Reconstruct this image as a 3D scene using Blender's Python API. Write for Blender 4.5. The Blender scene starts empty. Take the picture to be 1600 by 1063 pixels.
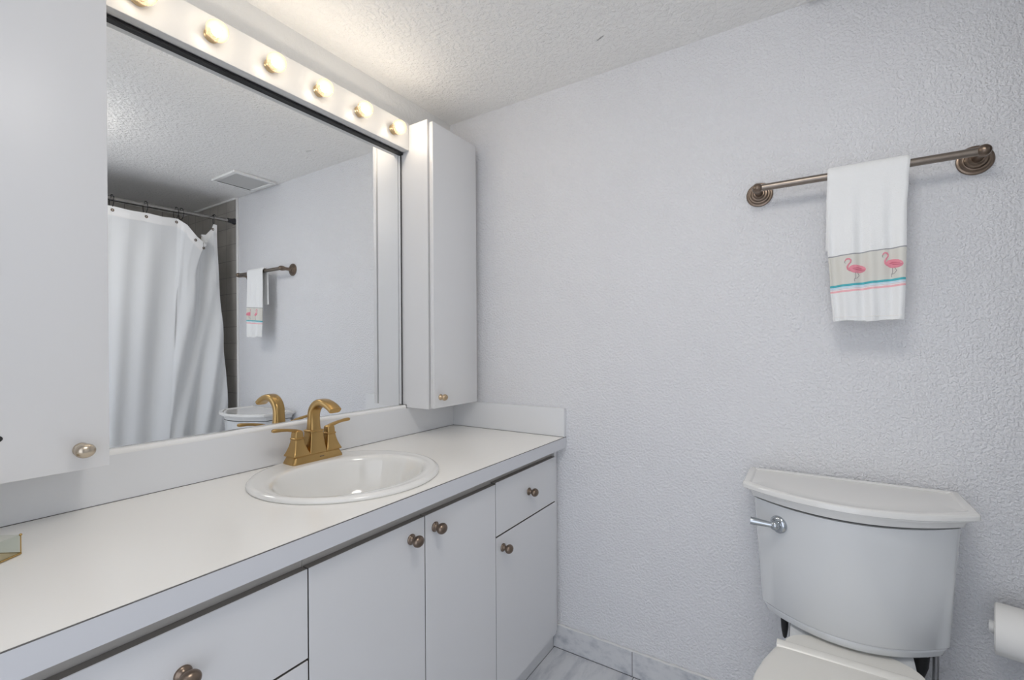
import bpy, bmesh, math, random
from mathutils import Vector, Matrix, noise
random.seed(7)
sc = bpy.context.scene
COL = sc.collection

# ------------------------------------------------------------------ camera
cam_d = bpy.data.cameras.new('camera')
cam = bpy.data.objects.new('camera', cam_d)
COL.objects.link(cam)
RT = Vector((0.54140759, -0.84074212, -0.00552322))
UP = Vector((0.00438993, -0.0037424, 0.99998336))
FW = Vector((0.8407488, 0.54142283, -0.00166463))
M = Matrix((RT, UP, -FW)).transposed().to_4x4()
M.translation = Vector((-1.56068, -1.31516, 1.14225))
cam.matrix_world = M
cam_d.sensor_width = 36.0
cam_d.lens = 721.1026 / 1600 * 36
cam_d.shift_y = 9.692 / 1600
cam_d.clip_start = 0.02
sc.camera = cam

# ------------------------------------------------------------------ light and exposure
sc.view_settings.view_transform = 'Standard'
sc.view_settings.look = 'None'
sc.view_settings.gamma = 1.0
sc.view_settings.use_curve_mapping = False
sc.view_settings.exposure = 0.35
w = bpy.data.worlds.new('world')
sc.world = w
w.use_nodes = True
bg = w.node_tree.nodes['Background']
bg.inputs[0].default_value = (0.85, 0.90, 1.0, 1)      # daylight of the next room, through the open doorway
bg.inputs[1].default_value = 1.45
BULB = 92.0                                           # strength of each bulb's glowing core
FILL_DOME = 9.6                                            # strength of the added fill dome
sc.cycles.diffuse_bounces = 6
sc.cycles.max_bounces = 14
sc.cycles.transparent_max_bounces = 12
sc.cycles.caustics_reflective = True          # the big mirror sends light back into the room
sc.cycles.sample_clamp_indirect = 4.0
sc.cycles.caustics_refractive = False

# ------------------------------------------------------------------ key sizes (metres)
H = 0.80            # worktop height
ZC = 2.1103         # ceiling
D = 0.5493          # worktop depth
YF = -0.52          # door faces
XL = -1.95          # left wall
YB = -2.56          # far tub wall
YT = -1.805         # where the tiled alcove begins
XT = -0.2966        # inner side of the right wall cabinet
XLC = -1.228        # inner side of the left wall cabinet

# ------------------------------------------------------------------ materials
def mat(name, col, rough=0.5, metal=0.0, spec=0.5, coat=0.0):
    m = bpy.data.materials.new(name)
    m.use_nodes = True
    b = m.node_tree.nodes['Principled BSDF']
    b.inputs['Base Color'].default_value = (*col, 1)
    b.inputs['Roughness'].default_value = rough
    b.inputs['Metallic'].default_value = metal
    b.inputs['Specular IOR Level'].default_value = spec
    b.inputs['Coat Weight'].default_value = coat
    b.inputs['Coat Roughness'].default_value = 0.05
    return m

class NT:
    def __init__(s, m):
        s.t = m.node_tree; s.b = s.t.nodes['Principled BSDF']
    def n(s, typ, **kw):
        n = s.t.nodes.new(typ)
        for k, v in kw.items():
            setattr(n, k, v)
        return n
    def l(s, a, b): s.t.links.new(a, b)
    def coord(s, out='Object'):
        return s.n('ShaderNodeTexCoord').outputs[out]
    def noise(s, scale, detail=3, rough=0.5, vec=None):
        n = s.n('ShaderNodeTexNoise')
        n.inputs['Scale'].default_value = scale
        n.inputs['Detail'].default_value = detail
        n.inputs['Roughness'].default_value = rough
        s.l(vec or s.coord(), n.inputs['Vector'])
        return n.outputs['Fac']
    def math(s, op, a, b=None, c=None, clamp=False):
        n = s.n('ShaderNodeMath', operation=op, use_clamp=clamp)
        for i, v in enumerate((a, b, c)):
            if v is None: continue
            if isinstance(v, (int, float)): n.inputs[i].default_value = v
            else: s.l(v, n.inputs[i])
        return n.outputs[0]
    def mix(s, fac, a, b):
        n = s.n('ShaderNodeMix', data_type='RGBA')
        if isinstance(fac, (int, float)): n.inputs['Factor'].default_value = fac
        else: s.l(fac, n.inputs['Factor'])
        for i, v in ((6, a), (7, b)):
            if isinstance(v, tuple): n.inputs[i].default_value = (*v, 1)
            else: s.l(v, n.inputs[i])
        return n.outputs[2]
    def ramp(s, fac, stops):
        n = s.n('ShaderNodeValToRGB')
        els = n.color_ramp.elements
        while len(els) < len(stops): els.new(0.5)
        for e, (p, c) in zip(els, stops):
            e.position = p; e.color = (*c, 1)
        s.l(fac, n.inputs[0])
        return n.outputs[0]
    def bump(s, h, strength, dist):
        n = s.n('ShaderNodeBump')
        n.inputs['Strength'].default_value = strength
        n.inputs['Distance'].default_value = dist
        s.l(h, n.inputs['Height'])
        s.l(n.outputs[0], s.b.inputs['Normal'])
    def base(s, c): s.l(c, s.b.inputs['Base Color'])

def plaster(name, col, scale, strength, dist, mark=False):
    m = mat(name, col, 0.72, 0, 0.3)
    t = NT(m)
    a = t.noise(scale, 2.5, 0.55)
    b = t.noise(scale * 0.33, 2, 0.5)
    flat = t.ramp(a, [(0.40, (0, 0, 0)), (0.62, (1, 1, 1))])
    h = t.math('ADD', t.math('MULTIPLY', flat, 0.7), t.math('MULTIPLY', b, 0.6))
    t.bump(h, strength, dist)
    mottle = t.noise(3.0, 3, 0.5)
    c = t.mix(mottle, tuple(v * 0.97 for v in col), tuple(min(1, v * 1.03) for v in col))
    if mark:                      # a short dark scuff on the ceiling
        mp = t.n('ShaderNodeMapping', vector_type='TEXTURE')
        mp.inputs['Location'].default_value = (-0.182, -0.765, ZC)
        mp.inputs['Rotation'].default_value = (0, 0, math.radians(66))
        mp.inputs['Scale'].default_value = (0.026, 0.0045, 1)
        t.l(t.coord(), mp.inputs[0])
        ln = t.n('ShaderNodeVectorMath', operation='LENGTH')
        t.l(mp.outputs[0], ln.inputs[0])
        d = t.math('ADD', ln.outputs['Value'], t.math('MULTIPLY', t.noise(160, 2), 0.7))
        k = t.math('SUBTRACT', 1.25, d, clamp=True)
        c = t.mix(k, c, (0.09, 0.085, 0.08))
    t.base(c)
    return m

def marble(name, gy, gx, off_y=0.0):
    m = mat(name, (0.6, 0.62, 0.65), 0.25, 0, 0.5)
    t = NT(m)
    co = t.coord()
    mp = t.n('ShaderNodeMapping'); mp.inputs['Scale'].default_value = (3.0, 9.0, 14.0)
    mp.inputs['Rotation'].default_value = (0.3, 0.2, 0.5)
    t.l(co, mp.inputs[0])
    v = t.noise(2.2, 6, 0.62, mp.outputs[0])
    c = t.ramp(v, [(0.30, (0.46, 0.48, 0.52)), (0.52, (0.66, 0.67, 0.69)), (0.8, (0.72, 0.73, 0.74))])
    sx = t.n('ShaderNodeSeparateXYZ'); t.l(co, sx.inputs[0])
    def line(o, pitch, off):
        f = t.math('FRACT', t.math('DIVIDE', t.math('ADD', o, off), pitch))
        dd = t.math('ABSOLUTE', t.math('SUBTRACT', f, 0.5))
        return t.math('GREATER_THAN', dd, 0.5 - 0.0013 / pitch)
    g = line(sx.outputs[1], gy, off_y)
    if gx:
        g = t.math('MAXIMUM', g, line(sx.outputs[0], gx, 0.008))
    t.base(t.mix(g, c, (0.16, 0.16, 0.17)))
    return m

def wall_tile(name):
    m = mat(name, (0.55, 0.53, 0.5), 0.3, 0, 0.5)
    t = NT(m)
    sx = t.n('ShaderNodeSeparateXYZ'); t.l(t.coord(), sx.inputs[0])
    def line(o, pitch, off):
        f = t.math('FRACT', t.math('DIVIDE', t.math('ADD', o, off), pitch))
        dd = t.math('ABSOLUTE', t.math('SUBTRACT', f, 0.5))
        return t.math('GREATER_THAN', dd, 0.5 - 0.0016 / pitch)
    s = t.math('ADD', sx.outputs[0], sx.outputs[1])
    g = t.math('MAXIMUM', line(s, 0.108, 0.0), line(sx.outputs[2], 0.108, 0.0215))
    v = t.noise(6, 5, 0.65)
    c = t.ramp(v, [(0.3, (0.36, 0.34, 0.31)), (0.7, (0.46, 0.44, 0.41))])
    t.base(t.mix(g, c, (0.20, 0.19, 0.18)))
    return m

def laminate(name, col, rough):
    m = mat(name, col, rough, 0, 0.5)
    t = NT(m)
    v = t.noise(2.5, 4, 0.6)
    t.base(t.mix(v, tuple(x * 0.985 for x in col), tuple(min(1, x * 1.015) for x in col)))
    t.bump(t.noise(240, 2), 0.04, 0.001)
    return m

def metal(name, c0, c1, rough, scale=60):
    m = mat(name, c0, rough, 1.0)
    t = NT(m)
    v = t.noise(scale, 4, 0.6)
    t.base(t.mix(v, c0, c1))
    r = t.math('ADD', t.math('MULTIPLY', v, 0.04), rough - 0.02)
    t.l(r, t.b.inputs['Roughness'])
    return m

MT = {}
MT['wall'] = plaster('textured_wall_paint', (0.80, 0.805, 0.825), 135, 0.75, 0.0036)
MT['ceil'] = plaster('textured_ceiling_paint', (0.90, 0.89, 0.87), 78, 0.62, 0.005, True)
MT['wallp'] = plaster('upper_wall_paint', (0.74, 0.74, 0.73), 90, 0.35, 0.003)
MT['floor'] = marble('marble_floor_tile', 0.3055, 0.3055, 0.4985)
MT['base'] = marble('marble_baseboard_tile', 0.3055, None, 0.1885 + 0.0)
MT['tile'] = wall_tile('ceramic_wall_tile')
MT['white'] = laminate('white_laminate', (0.735, 0.738, 0.748), 0.38)
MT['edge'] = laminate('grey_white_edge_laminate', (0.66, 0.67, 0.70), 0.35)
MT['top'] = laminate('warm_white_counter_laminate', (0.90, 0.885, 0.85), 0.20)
MT['splash'] = laminate('white_splash_laminate', (0.76, 0.77, 0.785), 0.35)
MT['bead'] = mat('white_gloss_bead', (0.90, 0.90, 0.89), 0.14, 0, 0.6, 0.5)
MT['gloss'] = mat('white_gloss_trim', (0.86, 0.86, 0.85), 0.25)
MT['bar'] = mat('white_painted_bar', (0.66, 0.66, 0.655), 0.35)
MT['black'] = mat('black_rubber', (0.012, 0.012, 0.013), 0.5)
MT['seam'] = mat('dark_seam_core', (0.13, 0.125, 0.12), 0.7)
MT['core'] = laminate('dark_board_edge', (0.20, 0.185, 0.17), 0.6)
MT['frame'] = laminate('cabinet_frame_laminate', (0.52, 0.50, 0.47), 0.5)
MT['mirror'] = mat('mirror_silvering', (0.93, 0.945, 0.955), 0.0, 1.0)
MT['bronze'] = metal('dark_bronze', (0.17, 0.13, 0.10), (0.27, 0.21, 0.165), 0.30)
MT['pewter'] = metal('bronze_pewter', (0.22, 0.185, 0.155), (0.33, 0.285, 0.245), 0.30)
MT['antique'] = metal('antique_brass', (0.50, 0.36, 0.22), (0.62, 0.50, 0.36), 0.28)
MT['satin'] = metal('satin_champagne_brass', (0.50, 0.42, 0.32), (0.64, 0.57, 0.48), 0.26)
MT['gold'] = metal('brushed_gold', (0.47, 0.30, 0.115), (0.50, 0.325, 0.13), 0.30, 30)
MT['chrome'] = mat('chrome', (0.50, 0.53, 0.56), 0.08, 1.0)
MT['nickel'] = metal('brushed_nickel', (0.30, 0.29, 0.275), (0.38, 0.365, 0.345), 0.25)
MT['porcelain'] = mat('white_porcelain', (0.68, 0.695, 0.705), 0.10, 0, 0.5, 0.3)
MT['lid'] = mat('warm_lit_porcelain', (0.77, 0.765, 0.745), 0.10, 0, 0.5, 0.3)  # warm light on the tank lid put into the porcelain colour
MT['sink'] = mat('warm_white_porcelain', (0.83, 0.825, 0.80), 0.08, 0, 0.5, 0.4)
MT['seat'] = mat('cream_seat_plastic', (0.79, 0.775, 0.73), 0.22)
MT['rodcap'] = mat('black_end_cap', (0.02, 0.02, 0.024), 0.4)
MT['paper'] = mat('white_tissue_paper', (0.88, 0.87, 0.84), 0.9)
MT['plastic'] = mat('white_plastic', (0.84, 0.84, 0.83), 0.35)
MT['vent'] = mat('grey_vent_louvre', (0.66, 0.66, 0.65), 0.6)
MT['brass'] = metal('thin_brass', (0.42, 0.28, 0.10), (0.55, 0.38, 0.16), 0.25)
MT['socket'] = metal('bulb_cap_brass', (0.55, 0.42, 0.25), (0.7, 0.55, 0.34), 0.3)
MT['hose'] = metal('grey_braided_hose', (0.35, 0.35, 0.36), (0.55, 0.55, 0.56), 0.4, 300)
MT['pink'] = mat('pink_embroidery', (0.80, 0.30, 0.37), 0.8)
MT['pinkdark'] = mat('deep_pink_embroidery', (0.68, 0.20, 0.28), 0.8)
MT['greyth'] = mat('grey_embroidery', (0.36, 0.33, 0.34), 0.8)

# curtain: slightly translucent cloth with a fine weave
m = mat('white_curtain_cloth', (0.87, 0.885, 0.90), 0.8, 0, 0.2)
t = NT(m)
t.bump(t.noise(500, 2), 0.08, 0.001)
tr = t.n('ShaderNodeBsdfTranslucent'); tr.inputs[0].default_value = (0.80, 0.82, 0.84, 1)
mx = t.n('ShaderNodeMixShader'); mx.inputs[0].default_value = 0.18
t.l(t.b.outputs[0], mx.inputs[1]); t.l(tr.outputs[0], mx.inputs[2])
t.l(mx.outputs[0], t.t.nodes['Material Output'].inputs['Surface'])
MT['curtain'] = m

# towel: terry cloth with a woven border
m = mat('white_terry_towel', (0.86, 0.87, 0.87), 0.95, 0, 0.1)
t = NT(m)
sx = t.n('ShaderNodeSeparateXYZ'); t.l(t.coord(), sx.inputs[0])
zz = t.math('ADD', sx.outputs[2], t.math('MULTIPLY', sx.outputs[1], 0.07))   # object space, towel hangs below its origin
front = t.math('LESS_THAN', sx.outputs[0], -0.004)
def band(z0, z1):
    return t.math('MULTIPLY', t.math('MULTIPLY', t.math('GREATER_THAN', zz, z0), t.math('LESS_THAN', zz, z1)), front)
Z0 = 1.587
wob = t.math('MULTIPLY', t.math('SUBTRACT', t.noise(70, 2), 0.5), 0.001)
zz = t.math('ADD', zz, wob)
c = (0.86, 0.87, 0.87)
c = t.mix(band(1.2935 - Z0, 1.374 - Z0), c, (0.70, 0.69, 0.64))
c = t.mix(band(1.3725 - Z0, 1.3752 - Z0), c, (0.33, 0.34, 0.35))
c = t.mix(band(1.2925 - Z0, 1.2985 - Z0), c, (0.10, 0.46, 0.52))
c = t.mix(band(1.2885 - Z0, 1.2915 - Z0), c, (0.55, 0.74, 0.84))
c = t.mix(band(1.2855 - Z0, 1.2872 - Z0), c, (0.66, 0.60, 0.66))
c = t.mix(band(1.2785 - Z0, 1.2835 - Z0), c, (0.88, 0.50, 0.53))
t.base(c)
smooth = band(1.277 - Z0, 1.376 - Z0)
hn = t.math('MULTIPLY', t.noise(420, 2), t.math('SUBTRACT', 1.0, t.math('MULTIPLY', smooth, 0.85)))
t.bump(hn, 0.5, 0.002)
MT['towel'] = m

# bulbs: a clear warm globe round a glowing core
m = bpy.data.materials.new('bulb_globe_glass'); m.use_nodes = True
nt = m.node_tree; nt.nodes.clear()
o_ = nt.nodes.new('ShaderNodeOutputMaterial')
tp = nt.nodes.new('ShaderNodeBsdfTransparent'); tp.inputs[0].default_value = (1.0, 0.95, 0.86, 1)
gl = nt.nodes.new('ShaderNodeBsdfGlossy'); gl.inputs['Roughness'].default_value = 0.05
df = nt.nodes.new('ShaderNodeBsdfTranslucent'); df.inputs[0].default_value = (1.0, 0.86, 0.62, 1)
fr = nt.nodes.new('ShaderNodeMath'); fr.operation = 'MULTIPLY'; fr.inputs[1].default_value = 0.35
lf = nt.nodes.new('ShaderNodeLayerWeight'); lf.inputs['Blend'].default_value = 0.12
nt.links.new(lf.outputs['Facing'], fr.inputs[0])
lw = nt.nodes.new('ShaderNodeLayerWeight'); lw.inputs['Blend'].default_value = 0.35
rp = nt.nodes.new('ShaderNodeValToRGB')
rp.color_ramp.elements[0].color = (1.0, 0.97, 0.92, 1); rp.color_ramp.elements[1].color = (0.84, 0.55, 0.24, 1)
rp.color_ramp.elements[1].position = 0.9
nt.links.new(lw.outputs['Facing'], rp.inputs[0]); nt.links.new(rp.outputs[0], tp.inputs[0])
m1 = nt.nodes.new('ShaderNodeMixShader'); m1.inputs[0].default_value = 0.06
m2 = nt.nodes.new('ShaderNodeMixShader')
nt.links.new(tp.outputs[0], m1.inputs[1]); nt.links.new(df.outputs[0], m1.inputs[2])
nt.links.new(fr.outputs[0], m2.inputs[0]); nt.links.new(m1.outputs[0], m2.inputs[1]); nt.links.new(gl.outputs[0], m2.inputs[2])
nt.links.new(m2.outputs[0], o_.inputs[0])
MT['globe'] = m
m = bpy.data.materials.new('bulb_glow'); m.use_nodes = True
b = m.node_tree.nodes['Principled BSDF']
b.inputs['Base Color'].default_value = (1, 0.9, 0.7, 1)
b.inputs['Emission Color'].default_value = (1.0, 0.92, 0.81, 1)
b.inputs['Emission Strength'].default_value = BULB
MT['glow'] = m

# clear glass of the small tray
m = bpy.data.materials.new('clear_tray_glass'); m.use_nodes = True
nt = m.node_tree; nt.nodes.clear()
o_ = nt.nodes.new('ShaderNodeOutputMaterial')
tp = nt.nodes.new('ShaderNodeBsdfTransparent'); tp.inputs[0].default_value = (0.93, 0.95, 0.93, 1)
gl = nt.nodes.new('ShaderNodeBsdfGlossy'); gl.inputs['Roughness'].default_value = 0.02
fr = nt.nodes.new('ShaderNodeMath'); fr.operation = 'MULTIPLY'; fr.inputs[1].default_value = 0.5
lf = nt.nodes.new('ShaderNodeLayerWeight'); lf.inputs['Blend'].default_value = 0.15
nt.links.new(lf.outputs['Facing'], fr.inputs[0])
m2 = nt.nodes.new('ShaderNodeMixShader')
nt.links.new(fr.outputs[0], m2.inputs[0]); nt.links.new(tp.outputs[0], m2.inputs[1]); nt.links.new(gl.outputs[0], m2.inputs[2])
nt.links.new(m2.outputs[0], o_.inputs[0])
MT['glass'] = m
MT['amber'] = mat('amber_tray_bottom', (0.56, 0.42, 0.22), 0.3)

# ------------------------------------------------------------------ mesh helpers
class MB:
    """collects shapes in world coordinates into one mesh"""
    def __init__(s): s.bm = bmesh.new()
    def box(s, x0, x1, y0, y1, z0, z1, bev=0.0, seg=2):
        vs = [s.bm.verts.new((x, y, z)) for x in (x0, x1) for y in (y0, y1) for z in (z0, z1)]
        f = [(0, 1, 3, 2), (4, 6, 7, 5), (0, 4, 5, 1), (2, 3, 7, 6), (0, 2, 6, 4), (1, 5, 7, 3)]
        fs = [s.bm.faces.new([vs[i] for i in q]) for q in f]
        if bev:
            es = list({e for q in fs for e in q.edges})
            bmesh.ops.bevel(s.bm, geom=es, offset=bev, segments=seg, affect='EDGES', profile=0.5)
        return s
    def loft(s, rings, cap0=True, cap1=True, closed=True):
        rv = [[s.bm.verts.new(p) for p in r] for r in rings]
        n = len(rv[0])
        for a, b in zip(rv, rv[1:]):
            for i in range(n if closed else n - 1):
                j = (i + 1) % n
                try: s.bm.faces.new((a[i], a[j], b[j], b[i]))
                except ValueError: pass
        for c, r in ((cap0, rv[0]), (cap1, rv[-1])):
            if c:
                cen = s.bm.verts.new(sum((v.co for v in r), Vector()) / n)
                for i in range(n):
                    s.bm.faces.new((r[i], r[(i + 1) % n], cen))
        return s
    def lathe(s, prof, cen, axis=(0, 0, 1), seg=32, sx=1.0, sy=1.0):
        """prof: (radius, height along axis)"""
        ax = Vector(axis).normalized()
        u = ax.orthogonal().normalized() if abs(ax.z) > 0.99 else ax.cross(Vector((0, 0, 1))).normalized()
        v = ax.cross(u)
        cen = Vector(cen)
        rings = [[cen + ax * h + u * (max(r, 1e-5) * math.cos(2 * math.pi * k / seg) * sx) + v * (max(r, 1e-5) * math.sin(2 * math.pi * k / seg) * sy)
                  for k in range(seg)] for r, h in prof]
        return s.loft(rings, prof[0][0] > 1e-4, prof[-1][0] > 1e-4)
    def tube(s, path, rad, seg=12, sec=None):
        """path of points, radius number or list; sec(angle)->(a,b) scale of the section"""
        P = [Vector(p) for p in path]
        n = len(P)
        R_ = rad if isinstance(rad, (list, tuple)) else [rad] * n
        T = [(P[min(i + 1, n - 1)] - P[max(i - 1, 0)]).normalized() for i in range(n)]
        u = T[0].orthogonal().normalized()
        rings = []
        for i in range(n):
            u = (u - T[i] * u.dot(T[i])).normalized()
            v = T[i].cross(u)
            rings.append([P[i] + u * (R_[i] * math.cos(2 * math.pi * k / seg)) + v * (R_[i] * math.sin(2 * math.pi * k / seg)) for k in range(seg)])
        return s.loft(rings)
    def ellipsoid(s, cen, r, seg=20, rings=12):
        cen = Vector(cen)
        rr = []
        for i in range(rings + 1):
            a = math.pi * i / rings
            q = max(math.sin(a), 1e-4)
            rr.append([cen + Vector((r[0] * q * math.cos(2 * math.pi * k / seg), r[1] * q * math.sin(2 * math.pi * k / seg), -r[2] * math.cos(a))) for k in range(seg)])
        return s.loft(rr, False, False)
    def torus(s, cen, R_, r, axis=(1, 0, 0), seg=28, sg=8):
        ax = Vector(axis).normalized(); u = ax.orthogonal().normalized(); v = ax.cross(u); cen = Vector(cen)
        rv = []
        for i in range(seg):
            a = 2 * math.pi * i / seg
            d = u * math.cos(a) + v * math.sin(a)
            rv.append([s.bm.verts.new(cen + d * (R_ + r * math.cos(2 * math.pi * k / sg)) + ax * (r * math.sin(2 * math.pi * k / sg))) for k in range(sg)])
        for i in range(seg):
            a, b = rv[i], rv[(i + 1) % seg]
            for k in range(sg):
                s.bm.faces.new((a[k], a[(k + 1) % sg], b[(k + 1) % sg], b[k]))
        return s
    def grid(s, pts, thick=0.0):
        rv = [[s.bm.verts.new(p) for p in r] for r in pts]
        for a, b in zip(rv, rv[1:]):
            for i in range(len(a) - 1):
                s.bm.faces.new((a[i], a[i + 1], b[i + 1], b[i]))
        return s
    def build(s, name, m, parent=None, smooth=True, angle=35):
        org = Vector((0, 0, 0))
        if parent is not None:
            p = parent
            while p.parent: p = p.parent
            org = p.location.copy()
        bm = s.bm
        bmesh.ops.remove_doubles(bm, verts=bm.verts, dist=1e-6)
        bmesh.ops.recalc_face_normals(bm, faces=bm.faces)
        bmesh.ops.translate(bm, verts=bm.verts, vec=-org)
        me = bpy.data.meshes.new(name)
        bm.to_mesh(me); bm.free()
        me.materials.append(MT[m])
        if smooth:
            me.shade_smooth()
            me.set_sharp_from_angle(angle=math.radians(angle))
        o = bpy.data.objects.new(name, me)
        COL.objects.link(o)
        if parent is not None: o.parent = parent
        return o

def thing(name, label, cat, loc, group=None):
    o = bpy.data.objects.new(name, None)
    o.empty_display_size = 0.05
    o.location = loc
    COL.objects.link(o)
    o['label'] = label; o['category'] = cat
    if group: o['group'] = group
    return o
def tag(o, label, cat, group=None):
    o['label'] = label; o['category'] = cat
    if group: o['group'] = group
    return o
def struct(o):
    o['kind'] = 'structure'
    return o
def lerp(a, b, t): return a + (b - a) * t
def interp(keys, t):
    """piecewise smooth interpolation of (t, value) keys"""
    if t <= keys[0][0]: return keys[0][1]
    for (a, va), (b, vb) in zip(keys, keys[1:]):
        if t <= b:
            k = (t - a) / (b - a); k = k * k * (3 - 2 * k)
            return va + (vb - va) * k
    return keys[-1][1]

# ================================================================== the room
struct(MB().box(-3.0, 0.1, YB - 0.1, 0.1, -0.06, 0).build('floor', 'floor', smooth=False))
struct(MB().box(-3.0, 0.1, YB - 0.1, 0.1, ZC, ZC + 0.06).build('ceiling', 'ceil', smooth=False))
struct(MB().box(XL - 0.08, 0.0, 0.006, 0.1, 0, ZC).build('wall_back', 'wallp', smooth=False))
struct(MB().box(0.0, 0.1, YB, 0.1, 0, ZC).build('wall_right', 'wall', smooth=False))
struct(MB().box(XL - 0.08, 0.1, YB - 0.1, YB, 0, ZC).build('wall_front', 'tile', smooth=False))
wl = MB()                                                     # left wall round the open doorway
wl.box(XL - 0.08, XL, -0.62, 0.006, 0, ZC)
wl.box(XL - 0.08, XL, YB, -1.70, 0, ZC)
wl.box(XL - 0.08, XL, -1.70, -0.62, 2.05, ZC)
struct(wl.build('wall_left', 'wall', smooth=False))
# tiled end of the tub alcove and its white corner bead
struct(MB().box(-0.009, 0.0, YB, YT, 0, ZC - 0.004).build('wall_right_tiling', 'tile', smooth=False))
struct(MB().box(-0.012, 0.0, YT, YT + 0.011, 0, ZC - 0.002, 0.002).build('trim_1', 'gloss'))
struct(MB().box(-0.018, -0.009, YB, YT, ZC - 0.012, ZC, 0.002).build('trim_2', 'gloss'))
# marble skirting with a rough bead of filler along the top
struct(MB().box(-0.008, 0.0, YT + 0.011, -0.4941, 0.0015, 0.085, 0.001).build('baseboard_right', 'base', smooth=False))
bd = MB()
path, rad = [], []
y = -0.505
while y > YT + 0.02:
    path.append((-0.0035 + 0.0015 * noise.noise((y * 40, 0, 0)), y, 0.0865 + 0.003 * noise.noise((y * 30, 5, 0))))
    rad.append(0.004 + 0.0022 * noise.noise((y * 55, 2, 7)))
    y -= 0.008
bd.tube(path, rad, 8)
struct(bd.build('trim_3', 'wallp'))

# ================================================================== vanity cabinets
def knob(cx, cy, cz, m, parent, s=1.0):
    """oval knob on a round base, pointing to -y"""
    k = MB()
    k.lathe([(0.0, 0.0), (0.0125 * s, 0.0), (0.0128 * s, 0.002), (0.0105 * s, 0.0045), (0.0075 * s, 0.006), (0.0060 * s, 0.010), (0.0068 * s, 0.0135)], (cx, cy, cz), (0, -1, 0), 24)
    k.ellipsoid((cx, cy - 0.0235 * s, cz), (0.0158 * s, 0.0118 * s, 0.0135 * s), 24, 14)
    return k.build('knob', m, parent, angle=60)

def cabinet(name, label, x0, x1, fronts):
    """carcass with face frame, toe kick and a list of fronts (kind, xa, xb, za, zb, knob)"""
    r = thing(name, label, 'cabinet', ((x0 + x1) / 2, -0.26, 0))
    c = MB()
    a, b = x0 + 0.0005, x1 - 0.0005
    c.box(a, a + 0.016, -0.499, -0.004, 0.075, 0.7585)
    c.box(b - 0.016, b, -0.499, -0.004, 0.075, 0.7585)
    c.box(a + 0.016, b - 0.016, -0.499, -0.004, 0.075, 0.091)
    c.box(a + 0.016, b - 0.016, -0.012, -0.004, 0.091, 0.7585)
    c.box(a + 0.016, b - 0.016, -0.499, -0.482, 0.091, 0.7585)
    c.build('carcass', 'frame', r, smooth=False)
    MB().box(x0 + 0.0005, x1 - 0.0005, -0.494, -0.476, 0.0, 0.075).build('toe_kick', 'white', r, smooth=False)
    for kind, xa, xb, za, zb, kn in fronts:
        d = MB().box(xa + 0.0015, xb - 0.0015, YF, YF + 0.0022, za, zb, 0.0008, 1).build(kind, 'white', r)
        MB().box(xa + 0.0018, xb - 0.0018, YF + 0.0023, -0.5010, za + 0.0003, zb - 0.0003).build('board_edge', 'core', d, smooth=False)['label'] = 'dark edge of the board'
        if kn: knob(kn[0], YF, kn[1], 'bronze', d)
    return r
ZD = 0.7235
cabinet('vanity_cabinet', 'white drawer cabinet of the vanity left of the sink cabinet', -1.62, -1.0392,
        [('drawer', -1.618, -1.0392, 0.5555, ZD, (-1.247, 0.650)), ('drawer', -1.618, -1.0392, 0.32, 0.5510, (-1.247, 0.44)),
         ('drawer', -1.618, -1.0392, 0.069, 0.317, (-1.247, 0.20))])
cabinet('vanity_cabinet', 'white two-door vanity cabinet directly under the oval-bowled sink', -1.0392, -0.4209,
        [('door', -1.0392, -0.7249, 0.069, ZD, (-0.772, 0.6835)), ('door', -0.7249, -0.4209, 0.069, ZD, (-0.689, 0.686))])
vr = cabinet('vanity_cabinet', 'white vanity cabinet with one drawer over one door, beside the right wall', -0.4209, -0.001,
        [('drawer', -0.4209, -0.030, 0.5648, ZD + 0.004, (-0.226, 0.6505)), ('door', -0.4209, -0.030, 0.069, 0.5600, (-0.384, 0.5205))])
MB().box(-0.0270, -0.0095, -0.513, -0.4995, 0.069, 0.7585).build('filler_strip', 'white', vr, smooth=False)
cabinet('vanity_cabinet', 'white end cabinet of the vanity against the left wall', XL + 0.001, -1.62,
        [('door', XL + 0.004, -1.62, 0.069, ZD, (-1.66, 0.68))])

# ---- worktop with a round hole for the sink
SX, SY, SR = -0.7615, -0.279, 0.2395
ct = thing('countertop', 'long white laminate vanity countertop with low backsplash around the sink', 'countertop', (-0.9, -0.27, H - 0.04))
def slab_with_hole(x0, x1, y0, y1, z0, z1, cx, cy, rx, ry):
    m = MB(); n = 64
    outer, inner = [], []
    for k in range(n):
        a = 2 * math.pi * k / n
        dx, dy = math.cos(a), math.sin(a)
        inner.append((cx + rx * dx, cy + ry * dy))
        t = min([q for q in (((x1 - cx) / dx) if dx > 1e-9 else 9e9, ((x0 - cx) / dx) if dx < -1e-9 else 9e9,
                             ((y1 - cy) / dy) if dy > 1e-9 else 9e9, ((y0 - cy) / dy) if dy < -1e-9 else 9e9)])
        outer.append((cx + t * dx, cy + t * dy))
    # snap the outer ring to the slab corners
    for X in (x0, x1):
        for Y in (y0, y1):
            i = min(range(n), key=lambda q: (outer[q][0] - X) ** 2 + (outer[q][1] - Y) ** 2)
            outer[i] = (X, Y)
    def ring(p, z): return [(a, b, z) for a, b in p]
    rv = [[m.bm.verts.new(v) for v in ring(*q)] for q in ((inner, z0), (outer, z0), (outer, z1), (inner, z1))]
    for a, b in zip(rv, rv[1:] + rv[:1]):
        for i in range(n):
            m.bm.faces.new((a[i], a[(i + 1) % n], b[(i + 1) % n], b[i]))
    return m
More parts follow.
